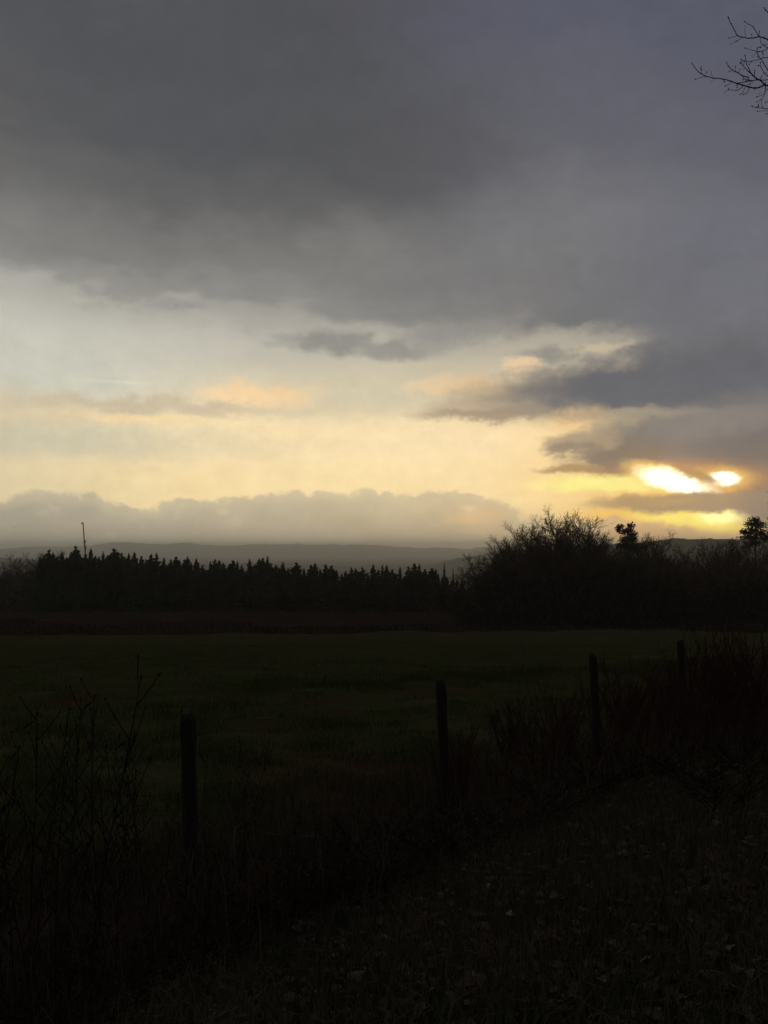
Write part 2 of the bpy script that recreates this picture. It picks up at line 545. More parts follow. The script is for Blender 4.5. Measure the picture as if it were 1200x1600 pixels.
M_paleleaf = material('pale_dead_leaves', [(0.3, (0.10, 0.060, 0.040)), (0.7, (0.19, 0.125, 0.088))], 25.0, 0.6, 4, spec=0.4)

# ----------------------------------------------------------------- ground and hills
rs = np.random.RandomState(5)
LAT = rs.rand(256, 256)


def vnoise(x, y):
    xi, yi = np.floor(x).astype(int), np.floor(y).astype(int)
    fx, fy = x - xi, y - yi
    fx = fx * fx * (3 - 2 * fx); fy = fy * fy * (3 - 2 * fy)
    a = LAT[xi % 256, yi % 256]; b = LAT[(xi + 1) % 256, yi % 256]
    c = LAT[xi % 256, (yi + 1) % 256]; d = LAT[(xi + 1) % 256, (yi + 1) % 256]
    return (a * (1 - fx) + b * fx) * (1 - fy) + (c * (1 - fx) + d * fx) * fy - 0.5


def fbm(x, y, o=4):
    s, a = 0.0, 1.0
    for i in range(o):
        s = s + a * vnoise(x + 17.3 * i, y + 5.1 * i)
        x, y, a = x * 2.03, y * 2.03, a * 0.5
    return s


def ss(a, b, x):
    t = np.clip((x - a) / (b - a), 0, 1)
    return t * t * (3 - 2 * t)


def profile(points):
    pa = [azel(px, py) for px, py in points]
    return [p[0] for p in pa], [math.tan(math.radians(p[1])) for p in pa]


RIDGES = [  # radius, half width, outline against what lies behind it
    (11500, 2600, profile([(-100, 858), (0, 857), (55, 853), (130, 854), (155, 850), (172, 848), (222, 848), (231, 851), (262, 850), (272, 848),
                          (300, 849), (345, 852), (400, 850), (480, 850), (540, 851), (585, 852), (620, 855), (700, 856), (725, 858), (760, 854), (800, 852), (900, 850), (1300, 850)])),
    (3700, 800, profile([(-100, 868), (0, 872), (100, 880), (250, 886), (400, 881), (450, 881), (530, 885), (600, 890), (650, 886), (690, 878), (730, 869), (790, 861), (900, 860), (1300, 860)])),
    (1700, 420, profile([(-100, 930), (500, 930), (800, 890), (880, 862), (960, 850), (1010, 844), (1060, 843), (1110, 842), (1160, 840), (1200, 838), (1300, 834)])),
]
Y0 = [-16000, -200, -5, 0, 8, 100, 200, 260, 500, 1200, 2500, 16000]
Z0 = [18, 12, 0.15, 0, 0, -7.9, -12.9, -20, -50, -88, -95, -95]


def ground_z(x, y):
    x = np.asarray(x, float); y = np.asarray(y, float)
    r = np.hypot(x, y)
    az = np.degrees(np.arctan2(x, y))
    z = np.interp(y, Y0, Z0)
    sf = (y - x) * 0.7071 - 5.25
    z = z - 0.85 * ss(-4.6, 0.1, sf)
    front = ss(-0.2, 0.3, y / np.maximum(r, 1))
    for R, W, (pa, pt) in RIDGES:
        wood = np.clip(fbm(az * 1.7 + R, az * 0.3, 3) * 4, 0, 1) * .0011 + fbm(az * 9 + R, az * 0, 2) * .00035
        tops = EYE + (np.interp(az, pa, pt) + wood - .0005) * R
        g = np.exp(-((r - R) / W) ** 2)
        z = np.maximum(z, -120 + (tops + 120) * g * front)
    bump = fbm(x * 0.9, y * 0.9, 4) * 0.13 * ss(0.5, 4, r) + fbm(x * 0.11, y * 0.11, 3) * 0.5 * ss(8, 40, r) * ss(400, 150, r)
    z = z + bump + fbm(x * 0.012, y * 0.012, 4) * 9 * ss(500, 2500, r)
    return z


def gz(x, y):
    return float(ground_z(x, y))


rr = [0.0]
r_ = 0.6
while r_ < 15000:
    rr.append(r_)
    r_ *= 1.033
rr.append(15000.0)
azs = np.concatenate([np.arange(-31, 31.01, 0.2), np.arange(34, 326.5, 4.0)])
na, nr = len(azs), len(rr)
AA, RR = np.meshgrid(np.radians(azs), np.array(rr))
GX, GY = RR * np.sin(AA), RR * np.cos(AA)
GZ = ground_z(GX, GY)
V = np.stack([GX, GY, GZ], -1).reshape(-1, 3)
ii, jj = np.meshgrid(np.arange(nr - 1), np.arange(na), indexing='ij')
j2 = (jj + 1) % na
Q = np.stack([ii * na + jj, ii * na + j2, (ii + 1) * na + j2, (ii + 1) * na + jj], -1).reshape(-1, 4)
cen = V[Q].mean(1)
cr_ = np.hypot(cen[:, 0], cen[:, 1])
caz = np.degrees(np.arctan2(cen[:, 0], cen[:, 1]))
sf = (cen[:, 1] - cen[:, 0]) * 0.7071 - 5.25
far_edge = 100 + caz * 0.55
is_verge = (sf < 0.3) & (cr_ < 70)
is_field = (~is_verge) & (cr_ < far_edge) & (cen[:, 1] > 0)
is_hill = cr_ > 420
for name, sel, mt in (("verge", is_verge, M_verge), ("field", is_field, M_field), ("ground", ~(is_verge | is_field | is_hill), M_rough), ("hills", is_hill, M_hill)):
    q = Q[sel]
    used, inv = np.unique(q, return_inverse=True)
    me = np_mesh(name, V[used], inv.reshape(-1, 4), mt, 4)
    me.polygons.foreach_set('use_smooth', [True] * len(me.polygons))
    tag(link(name, me), kind='structure')

# ----------------------------------------------------------------- haze
hz = bpy.data.materials.new('haze_air')
hz.use_nodes = True
hz.node_tree.nodes.remove(hz.node_tree.nodes['Principled BSDF'])
pv = hz.node_tree.nodes.new('ShaderNodeVolumePrincipled')
pv.inputs['Color'].default_value = (0.92, 0.95, 0.985, 1)
pv.inputs['Density'].default_value = 0.00016
pv.inputs['Anisotropy'].default_value = 0.7
hz.node_tree.links.new(pv.outputs[0], hz.node_tree.nodes['Material Output'].inputs['Volume'])
hb = MB()
zlo, zhi, hw = float(GZ.min()) - 1.0, max(float(GZ.max()), 30.0) + 6.0, 15200.0
pts = [Vector((sx * hw, sy * hw, z)) for z in (zlo, zhi) for sx, sy in ((-1, -1), (1, -1), (1, 1), (-1, 1))]
hb.v = pts
hb.f = [(3, 2, 1, 0), (4, 5, 6, 7), (0, 1, 5, 4), (1, 2, 6, 5), (2, 3, 7, 6), (3, 0, 4, 7)]
tag(hb.build('haze', hz), kind='stuff')

# ----------------------------------------------------------------- trees: builders
rnd = random.Random(11)


def rv(r, k=1.0):
    return Vector((r.uniform(-k, k), r.uniform(-k, k), r.uniform(-k, k)))


def spruce_meshes(seed, slim=1.0):
    """a spruce one metre tall: trunk, and whorls of drooping boughs"""
    r = random.Random(seed)
    t = MB()
    t.tube([Vector((0, 0, -0.03)), Vector((0, 0, 0.5)), Vector((r.uniform(-.004, .004), 0, 1.0))], [0.014, 0.009, 0.0015], 5)
    c = MB()
    z = 0.06
    while z < 0.99:
        k = 1 - z
        n = 4 if z < 0.85 else 3
        for b in range(n):
            zz = z + r.uniform(-.012, .012)
            k = max(0.004, 1 - zz)
            reach = (0.175 * k ** 0.72 + 0.004) * slim
            a = r.uniform(0, 6.283)
            L = reach * r.choice((.55, .8, .95, 1.0, 1.25)) * r.uniform(.85, 1.1)
            droop = -0.25 * L * (1 + k) + r.uniform(-.3, .2) * L
            if zz > 0.8: droop = r.uniform(-.1, 0.45) * L
            o = Vector((math.cos(a), math.sin(a), 0)); sd_ = Vector((-math.sin(a), math.cos(a), 0))
            p0 = Vector((0, 0, zz)); p1 = p0 + o * L * .55 + Vector((0, 0, droop * .35)); p2 = p0 + o * L + Vector((0, 0, droop + L * .12))
            w = L * r.uniform(.26, .44) + 0.003
            dz = Vector((0, 0, -0.008 - L * .14))
            c.quad(p0, p1 + sd_ * w + dz, p2, p1 - sd_ * w + dz)
            # needle fringe hanging under and standing at the tip
            c.tri(p1 + sd_ * w * .7, p1 + sd_ * w * .2 + o * L * .2 - Vector((0, 0, L * .35 + .008)), p2)
            c.tri(p1 - sd_ * w * .7, p1 - sd_ * w * .2 + o * L * .1 - Vector((0, 0, L * .4 + .008)), p2 - o * L * .15)
            c.tri(p0, p1 - Vector((0, 0, L * .3 + .008)), p2 + o * L * .08)
            c.tri(p0 + sd_ * .006, p0 - Vector((0, 0, .03)), p1 + sd_ * w * .3)
        z += (0.0085 + 0.008 * k) * r.uniform(.7, 1.3)
    c.tri(Vector((-.003, 0, .95)), Vector((.003, 0, .95)), Vector((0, 0, 1.02)))
    c.tri(Vector((0, -.003, .95)), Vector((0, .003, .95)), Vector((0, 0, 1.02)))
    return t.mesh('trunk', M_bark, True), c.mesh('crown', M_needle)


def wander(r, p, d, L, n, wob, lift):
    pts = [p.copy()]
    for i in range(n):
        d = (d + rv(r, wob) + Vector((0, 0, lift))).normalized()
        p = p + d * (L / n)
        pts.append(p.copy())
    return pts, d


def bare_meshes(seed, spread=0.5, thick=1.0, twig=0.0028, stems=1, low=0.22, n1=13):
    """a leafless tree one metre tall: trunk with its limbs, and a crown of branches and twigs"""
    r = random.Random(seed)
    t, c = MB(), MB()
    for s in range(stems):
        lean = Vector((r.uniform(-.25, .25), r.uniform(-.25, .25), 1)) if stems > 1 else Vector((r.uniform(-.08, .08), r.uniform(-.08, .08), 1))
        H = r.uniform(.72, .92) if stems > 1 else 0.86
        pts, d = wander(r, Vector((r.uniform(-.03, .03) if stems > 1 else 0, 0, -0.03)), lean.normalized(), H, 8, .06, .03)
        R0 = 0.018 * thick * (0.7 if stems > 1 else 1)
        t.tube(pts, [R0 * (1 - i / 8.6) + .0015 for i in range(9)], 6)
        nb = n1 if stems == 1 else max(6, n1 // 2 + 1)
        for b in range(nb):
            f = low + (1 - low) * (b + r.random()) / nb
            i = min(7, int(f * 8)); p = pts[i].lerp(pts[i + 1], f * 8 - i)
            a = b * 2.4 + r.uniform(-.5, .5)
            up = 0.45 + 0.9 * f
            d1 = Vector((math.cos(a), math.sin(a), up)).normalized()
            L1 = spread * (1.0 - 0.62 * f) * r.uniform(.7, 1.15)
            p1, e1 = wander(r, p, d1, L1, 5, .17, .05)
            r1 = R0 * .42 * (1.05 - .7 * f) + .001
            t.tube(p1, [r1 * (1 - k / 5.6) + twig * .5 for k in range(6)], 4, False)
            for q in range(10):
                f2 = .18 + .82 * (q + r.random()) / 10
                i2 = min(4, int(f2 * 5)); pp = p1[i2].lerp(p1[i2 + 1], f2 * 5 - i2)
                d2 = ((p1[i2 + 1] - p1[i2]).normalized() + rv(r, 1.0) + Vector((0, 0, .12))).normalized()
                L2 = L1 * (.62 - .34 * f2) * r.uniform(.7, 1.2)
                p2, e2 = wander(r, pp, d2, L2, 3, .24, .05)
                c.tube(p2, [twig * 1.25, twig * 1.05, twig * .9, twig * .6], 3, False)
                for w in range(7):
                    f3 = .2 + .8 * (w + r.random()) / 7
                    i3 = min(2, int(f3 * 3)); p3 = p2[i3].lerp(p2[i3 + 1], f3 * 3 - i3)
                    d3 = ((p2[i3 + 1] - p2[i3]).normalized() + rv(r, 1.0) + Vector((0, 0, .12))).normalized()
                    L3 = L2 * r.uniform(.3, .6)
                    p4 = p3 + d3 * L3
                    c.tube([p3, p3.lerp(p4, .5) + rv(r, L3 * .08), p4], [twig * .8, twig * .65, twig * .4], 3, False)
                    if w % 2 == 0:
                        d5 = (d3 + rv(r, .8)).normalized()
                        c.tube([p3.lerp(p4, .5), p3.lerp(p4, .5) + d5 * L3 * .6], [twig * .6, twig * .35], 3, False)
    return t.mesh('trunk', M_bark, True), c.mesh('crown', M_twig)


def shrub_meshes(seed, n=520):
    """a dense thicket shrub one metre tall: stems and a ragged mass of leaf clumps"""
    r = random.Random(seed)
    t, c = MB(), MB()
    tips = []
    for s in range(11):
        a = r.uniform(0, 6.28)
        pts, d = wander(r, Vector((r.uniform(-.1, .1), r.uniform(-.1, .1), -.03)), Vector((math.cos(a) * .6, math.sin(a) * .6, 1)).normalized(), r.uniform(.7, 1.0), 5, .15, .02)
        t.tube(pts, [.014, .012, .010, .008, .006, .003], 4)
        tips += pts[1:]
    for i in range(n):
        p = r.choice(tips) + rv(r, .17)
        if p.z < 0.01: p.z = r.uniform(0, .2)
        s = r.uniform(.018, .05)
        c.quad(p + rv(r, s), p + rv(r, s), p + rv(r, s), p + rv(r, s))
    for i in range(60):
        p = r.choice(tips)
        q = p + Vector((r.uniform(-.16, .16), r.uniform(-.16, .16), r.uniform(.05, .25)))
        c.tube([p, p.lerp(q, .5) + rv(r, .01), q], [.004, .003, .0015], 3, False)
    return t.mesh('stems', M_bark), c.mesh('foliage', M_scrub)


def plant(name, meshes, names, px, top_py, depth, label, cat, group=None, wide=1.0, base=None, rz=None, lean=0.0):
    """stand a tree `depth` metres ahead on the ground, as tall as it stands in the place"""
    top = at(px, top_py, depth)
    z0 = gz(top.x, top.y) if base is None else base
    h = max(0.5, top.z - z0)
    o = empty(name, (top.x, top.y, z0))
    tag(o, label, cat, group)
    o.scale = (h * wide, h * wide, h)
    o.rotation_euler = (0, lean, rnd.uniform(0, 6.28) if rz is None else rz)
    for me, nm in zip(meshes, names):
        ch = link(nm, me, o)
        if nm in ('foliage', 'twigs', 'seed_head', 'stems', 'crown'):
            ch['kind'] = 'stuff'
    return o


TC = ('trunk', 'crown')
SPR = [spruce_meshes(100 + i, s) for i, s in enumerate((1.0, 1.15, 0.9, 1.05, 1.25, 0.8))]
SPIRE = [spruce_meshes(140, 0.5), spruce_meshes(141, 0.38)]
BARE = [bare_meshes(200 + i, *a) for i, a in enumerate(((.56, .9, .0014), (.50, .9, .0014), (.64, 1.0, .0013), (.54, .8, .0014)))]
MULTI = [bare_meshes(220 + i, .44, .8, .0015, 4, .15, 11) for i in range(2)]
SHR = [shrub_meshes(240 + i) for i in range(4)]

# ----------------------------------------------------------------- the spruce stand beyond the field
PEAKS = [(62, 872), (70, 866), (77, 858), (83, 862), (90, 869), (97, 862), (104, 870), (112, 862), (118, 852), (124, 863), (134, 865), (142, 856), (149, 868), (155, 869),
         (161, 861), (168, 868), (178, 856), (184, 861), (190, 863), (195, 869), (201, 864), (210, 861), (221, 868), (228, 873), (236, 865), (245, 863), (256, 871), (267, 873),
         (275, 869), (281, 874), (288, 873), (293, 869), (299, 879), (307, 872), (317, 882), (329, 876), (336, 873), (342, 874), (349, 879), (358, 880), (364, 875), (371, 876),
         (378, 882), (390, 873), (398, 881), (405, 872), (411, 871), (418, 868), (424, 879), (431, 882), (442, 877), (450, 886), (463, 878), (475, 887), (486, 882), (492, 879),
         (500, 888), (509, 880), (518, 883), (526, 890), (534, 896), (540, 891), (549, 886), (556, 887), (566, 886), (575, 893), (583, 881), (591, 889), (598, 882), (604, 882),
         (613, 889), (625, 885), (638, 884), (648, 879), (655, 880), (664, 888), (675, 887), (681, 888)]
ORD = 'first second third fourth fifth sixth seventh eighth ninth tenth eleventh twelfth thirteenth fourteenth fifteenth sixteenth seventeenth eighteenth'.split()


def by_count(xs, marks, text, most=9):
    """labels counted off from landmarks: {x: label}"""
    out = {}
    for mx, name in marks:
        for side, way in ((1, 'right'), (-1, 'left')):
            line = sorted([x for x in xs if (x - mx) * side > 0.5], key=lambda x: (x - mx) * side)[:most]
            for k, x in enumerate(line):
                if x not in out or k < out[x][0]:
                    out[x] = (k, text % (ORD[k], 'to the ' + way + ' of ' + name))
    return {x: v[1] for x, v in out.items()}


G_SPR = "spruces of the dark stand beyond the field"
SPECIAL = {77: "broad dark spruce making the tall left corner of the conifer stand",
           97: "small pointed spruce in the dip between the stand's left corner and the mast",
           118: "tallest dark spruce of the stand, just left of the thin mast",
           142: "dark spruce just right of the foot of the thin mast",
           178: "tall spruce second to the right of the mast with a bushy pointed top",
           418: "spruce rising highest in the middle of the dark conifer stand"}
L_SPR = "dark spruce with a pointed tip in the skyline of the conifer stand"
L_FILL = "dark spruce low in the front wall of the conifer stand by the field"
CNT = by_count([p[0] for p in PEAKS if p[0] not in SPECIAL], [(134.4, 'the thin mast'), (418, 'the high middle spruce'), (694, 'the tall narrow spire'), (62, "the stand's left corner"), (290, 'the mast-to-middle dip'), (566, 'the low dip right of the middle')][:3], '%s dark pointed skyline spruce %s', 14)
for i, (px, py) in enumerate(PEAKS):
    big = px in (70, 77, 112, 118, 178)
    plant('spruce_tree', SPR[4] if big else SPR[i % 6], TC, px, py, rnd.uniform(203, 238), SPECIAL.get(px, CNT.get(px, L_SPR)), 'spruce', G_SPR, rnd.uniform(1.0, 1.65))
plant('spruce_tree', SPIRE[0], TC, 694, 879, 200, "slender spruce with a tall narrow spire near the right end of the stand", 'spruce', G_SPR)
plant('spruce_tree', SPIRE[1], TC, 708, 887, 203, "thin spire spruce at the very right end of the stand beside the bare wood", 'spruce', G_SPR)
pk_x = [p[0] for p in PEAKS] + [720]
pk_y = [p[1] for p in PEAKS] + [897]
px = 58.0
while px < 724:
    y0 = float(np.interp(px, pk_x, pk_y))
    plant('spruce_tree', SPR[rnd.randrange(6)], TC, px, y0 + rnd.uniform(5, 15), rnd.uniform(194, 201), L_FILL, 'spruce', G_SPR, rnd.uniform(1.1, 1.4))
    px += rnd.uniform(6, 9)

# the leaning mast that rises behind the stand
mb = MB()
foot = at(142, 900, 262); foot.z = gz(foot.x, foot.y) - 0.5
topp = at(129.5, 816, 262)
mast = empty('mast', foot)
tag(mast, "thin pale leaning mast sticking up behind the spruce stand", 'mast')
d = topp - foot
pl = [Vector((0, 0, 0)) + d * k for k in (0, .35, .7, .86, 1.0)]
mb.tube(pl, [.30, .27, .22, .18, .14], 7)
mb.build('pole', M_metal, mast, True)
mb = MB()
c0 = d * .985
mb.tube([c0 + Vector((-.5, 0, .10)), c0 + Vector((-.2, 0, .18)), c0 + Vector((.18, 0, .10))], [.15, .18, .13], 6)
mb.tube([c0 + Vector((-.42, 0, -.18)), c0 + Vector((-.42, 0, .22))], [.11, .11], 6)
mb.build('lamp_head', M_metal, mast)
mb = MB()
for f in (.80, .74):
    q = d * f
    mb.tube([q + Vector((-.35, 0, 0)), q + Vector((.42, 0, .05))], [.10, .10], 5)
    mb.tube([q + Vector((.36, 0, -.35)), q + Vector((.36, 0, .4))], [.13, .13], 6)
mb.build('bracket', M_metal, mast)

# hazier broadleaved trees left of the stand, farther off
G_LW = "bare trees of the farther wood at the left edge"
LW = ("grey bare tree in the hazy farther wood left of the spruce stand",)
for (px, py, dp) in ((-14, 884, 400), (2, 881, 380), (14, 876, 390), (24, 871, 370), (33, 872, 410), (43, 867, 390), (52, 863, 395), (60, 861, 410), (-5, 892, 350), (18, 888, 345), (36, 885, 350), (8, 896, 340), (50, 880, 345)):
    plant('bare_tree', MULTI[rnd.randrange(2)] if rnd.random() < .5 else BARE[rnd.randrange(4)], TC, px, py, dp * .86, LW[0], 'tree', G_LW, 1.25)
for i in range(16):
    px = -20 + i * 5.4
    plant('shrub', SHR[i % 4], ('stems', 'foliage'), px, rnd.uniform(886, 906), rnd.uniform(270, 295), "dim bushy shrub under the hazy wood at the left edge", 'shrub', "shrubs under the farther wood at the left edge", 1.2)

# ----------------------------------------------------------------- the bare wood on the right
G_BW = "bare trees of the wood on the right"
L_BW = "leafless twiggy tree in the skyline of the bare wood below the sunset"
L_BF = "leafless tree deep inside the dark bare wood on the right"
SKY_T = [(727, 884, 190, 0), (741, 873, 185, 1), (754, 864, 182, 0), (768, 858, 178, 3), (781, 851, 175, 1), (796, 838, 165, 2), (807, 822, 160, 0), (822, 818, 158, 2),
         (840, 816, 165, 1), (856, 812, 158, 0), (872, 803, 160, 2), (884, 802, 170, 1), (898, 806, 158, 0), (914, 809, 163, 2), (926, 817, 160, 3),
         (941, 832, 170, 1), (953, 829, 165, 0), (966, 842, 160, 3), (1001, 826, 162, 3), (1010, 832, 158, 1), (1020, 829, 170, 0), (1033, 838, 165, 2),
         (1055, 852, 210, 0), (1075, 856, 205, 3), (1092, 853, 215, 1), (1108, 848, 205, 2), (1124, 842, 190, 0), (1136, 838, 175, 3), (1150, 843, 180, 1), (1163, 845, 185, 2), (1198, 842, 170, 0)]
BW_SPECIAL = {727: "lowest leafless tree where the bare wood meets the end of the spruce stand",
              796: "leafless tree at the left shoulder where the bare wood steps up",
              872: "tallest leafless tree at the crest of the bare wood",
              953: "leafless tree just left of the ragged two-headed pine",
              1001: "thin leafless tree just right of the ragged two-headed pine",
              1136: "leafless tree with fine twigs just left of the flat-layered pine"}
CNT = by_count([t[0] for t in SKY_T if t[0] not in BW_SPECIAL], [(872, 'the tallest bare tree'), (978, 'the ragged pine'), (1180, 'the flat-layered pine')], '%s leafless skyline tree %s in the bare wood', 12)
for px, py, dp, k in SKY_T:
    me = MULTI[k % 2] if k == 3 else BARE[k]
    plant('bare_tree', me, TC, px, py, dp, BW_SPECIAL.get(px, CNT.get(px, L_BW)), 'tree', G_BW, rnd.uniform(.95, 1.2))
sx = [t[0] for t in SKY_T]; sy = [t[1] for t in SKY_T]
px = 722.0
while px < 1215:
    y0 = float(np.interp(px, sx, sy))
    plant('bare_tree', MULTI[rnd.randrange(2)] if rnd.random() < .4 else BARE[rnd.randrange(4)], TC, px, min(930, max(y0 + rnd.uniform(16, 38), rnd.uniform(846, 866))), rnd.uniform(138, 156), L_BF, 'tree', G_BW, rnd.uniform(1.0, 1.3))
    px += rnd.uniform(9, 15)
px = 788.0
while px < 945:
    y0 = float(np.interp(px, sx, sy))
    plant('bare_tree', BARE[rnd.randrange(4)], TC, px, y0 + rnd.uniform(9, 22), rnd.uniform(158, 178), "leafless tree filling the twiggy crown line at the crest of the bare wood", 'tree', G_BW, rnd.uniform(1.0, 1.25))
    px += rnd.uniform(13, 20)
G_SH = "thicket shrubs at the foot of the bare wood"
for row, (d0, d1, dy0, dy1, stp) in enumerate(((150, 172, 38, 60, 8.5), (128, 140, 62, 84, 11.5), (118, 126, 95, 118, 13))):
    px = 716.0 + row * 4
    while px < 1225:
        y0 = max(float(np.interp(px, sx, sy)), 828)
        py = min(y0 + rnd.uniform(dy0, dy1), 952)
        plant('shrub', SHR[rnd.randrange(4)], ('stems', 'foliage'), px, py, rnd.uniform(d0, d1),
              ("dense dark shrub high in the thicket of the bare wood", "dense dark shrub in the middle of the bare wood's edge", "low dark shrub at the foot of the bare wood by the field")[row], 'shrub', G_SH, rnd.uniform(.75, 1.1))
        px += rnd.uniform(.8, 1.2) * stp


def pine(px_, base_py, depth, trunk_px, pads, label, dark):
    """a Scots pine: bare bent trunk, limbs, flat pads of needles where they stand in the place"""
    root = at(trunk_px[0][0], trunk_px[0][1], depth)
    root.z = gz(root.x, root.y)
    o = empty('pine_tree', root)
    tag(o, label, 'pine')
    r = random.Random(int(px_))
    pts = [root.copy()] + [at(a, b, depth) for a, b in trunk_px[1:]]
    t = MB()
    k = len(pts) - 1
    t.tube([p - root for p in pts], [.28 - .2 * i / k for i in range(k + 1)], 7)
    c = MB()
    for (a, b, rx, ry) in pads:
        ctr = at(a, b, depth + r.uniform(-1.2, 1.2))
        u = depth / F
        near = min(pts[1:], key=lambda p: (p - ctr).length + (0.6 if p.z > ctr.z else 0))
        t.tube([near - root, (near.lerp(ctr, .5) + rv(r, .1)) - root, ctr - root], [.09, .07, .03], 5)
        n = int(80 + rx * ry * 2.6)
        for i in range(n):
            w = Vector((r.gauss(0, .45), r.gauss(0, .45), r.gauss(0, .42)))
            if w.length > 1.15: w *= 1.15 / w.length
            p = ctr + Vector((w.x * rx * u, w.y * rx * u, w.z * ry * u)) - root
            s = r.uniform(.14, .32)
            dr = Vector((r.gauss(0, 1), r.gauss(0, 1), abs(r.gauss(.5, .6)))).normalized() * s
            sd_ = rv(r, s * .55)
            c.quad(p - dr * .6, p + sd_, p + dr, p - sd_)
    t.build('trunk', M_bark, o, True)
    tag(c.build('crown', M_pine, o), kind='stuff')
    return o


pine(978, 0, 150, [(984, 950), (984, 900), (983, 868), (981, 845), (980, 832), (984, 822)],
     [(985, 822, 7, 6), (983, 829, 9, 5), (988, 835, 8, 6), (969, 823, 7, 4), (966, 827, 5, 4), (974, 831, 9, 5), (987, 843, 10, 7), (978, 842, 10, 7), (984, 853, 12, 8), (972, 852, 10, 7)],
     "dark ragged pine with two heads standing out of the bare wood below the sunset", True)
pine(1180, 0, 152, [(1180, 950), (1180, 905), (1181, 875), (1180, 852), (1180, 832), (1180, 818)],
     [(1180, 814, 10, 7), (1174, 819, 11, 6), (1187, 820, 12, 6), (1180, 827, 17, 7), (1170, 833, 12, 6), (1192, 833, 14, 6), (1167, 840, 13, 5), (1182, 840, 15, 6), (1199, 842, 13, 5), (1161, 831, 6, 4), (1178, 849, 12, 5)],
     "dark pine with flat layered crown at the right edge under the bright gap", False)

# tall bare tree whose twigs reach in at the right edge
plant('bare_tree', BARE[2], TC, 1236, 752, 62, "tall bare tree at the right edge with thin twigs above the flat-layered pine", 'tree', None, 0.62, rz=1.0)

# low hedge along the far side of the field
hd = MB(); hs = MB()
r = random.Random(77)
hedge_pts = []
for k in range(130):
    a = math.radians(-27 + 54 * k / 129)
    R = 101 + math.degrees(a) * 0.55
    hedge_pts.append(Vector((R * math.sin(a), R * math.cos(a), 0)))
hroot = empty('hedge', (0, 100, gz(0, 100)))
tag(hroot, "low dark brown hedge running along the far side of the field", 'hedge')
for p in hedge_pts:
    z = gz(p.x, p.y)
    hh = 0.55 + 0.35 * math.sin(p.x * .21) ** 2 + r.uniform(0, .25) + (0.5 if p.x < -15 else 0)
    q = Vector((p.x, p.y, z)) - hroot.location
    hs.tube([q + Vector((0, 0, -.1)), q + Vector((r.uniform(-.1, .1), 0, hh * .6)), q + Vector((r.uniform(-.3, .3), 0, hh))], [.05, .04, .015], 4)
    for i in range(150):
        w = q + Vector((r.uniform(-.6, .6), r.uniform(-.5, .5), r.uniform(0, 1) ** .8 * hh))
        s = r.uniform(.04, .10)
        hd.quad(w + rv(r, s), w + rv(r, s), w + rv(r, s), w + rv(r, s))
tag(hs.build('stems', M_bark, hroot), kind='stuff')
tag(hd.build('foliage', M_scrub, hroot), kind='stuff')

# ----------------------------------------------------------------- fence posts
POSTS = [  # top and middle direction, depth, half width in metres, lean, label
    (293, 1118, 6.00, .058, (298, 1300), "thick weathered fence post nearest the camera, left of centre"),
    (688, 1066, 7.97, .050, (694, 1200), "second fence post from the front, mid-picture in the field edge"),
    (927, 1024, 9.94, .048, (931, 1110), "third fence post from the front, standing in the reddish scrub"),
    (1063, 1001, 11.9, .052, (1066, 1050), "farthest fence post, small and dark, toward the right edge")]
for n, (px, py, dp, hw_, mid, lab) in enumerate(POSTS):
    r = random.Random(300 + n)
    top = at(px, py, dp)
    md = at(mid[0], mid[1], dp)
    dirn = (top - md).normalized()
    z0 = gz(top.x, top.y)
    foot = top - dirn * ((top.z - z0 + .25) / dirn.z)
    bm = bmesh.new()
    rings = []
    N, S = 12, 14
    ph = [r.uniform(0, 6) for _ in range(4)]
    H = (top - foot).length
    for i in range(N + 1):
        f = i / N
        ring = []
        for k in range(S):
            a = 2 * math.pi * k / S
            rad = hw_ * (1.06 - .10 * f) * (1 + .05 * math.sin(3 * a + ph[0]) + .05 * math.sin(5 * a + ph[1] + f * 2) + .025 * math.sin(2 * a + 9 * f + ph[2]) + r.uniform(-.015, .015))
            if i == N: rad *= .86
            if i >= N - 1: rad *= 1 + .10 * math.sin(4 * a + ph[2])
            zz = H * f + (r.uniform(-.008, .008) + .020 * math.cos(a + ph[3]) + .008 * math.sin(3 * a) if i >= N - 1 else 0) - (0.012 if i == N - 1 else 0)
            ring.append(bm.verts.new((rad * math.cos(a), rad * math.sin(a), zz)))
        rings.append(ring)
    for i in range(N):
        for k in range(S):
            bm.faces.new((rings[i][k], rings[i][(k + 1) % S], rings[i + 1][(k + 1) % S], rings[i + 1][k]))
    cv = bm.verts.new((0, 0, H + .006))
    for k in range(S):
        bm.faces.new((rings[N][k], rings[N][(k + 1) % S], cv))
    me = bpy.data.meshes.new('fence_post')
    bm.to_mesh(me); bm.free()
    me.materials.append(M_wood)
    o = link('fence_post', me)
    o.location = foot
    o.rotation_euler = dirn.to_track_quat('Z', 'Y').to_euler()
    tag(o, lab, 'fence post', "fence posts along the field edge")

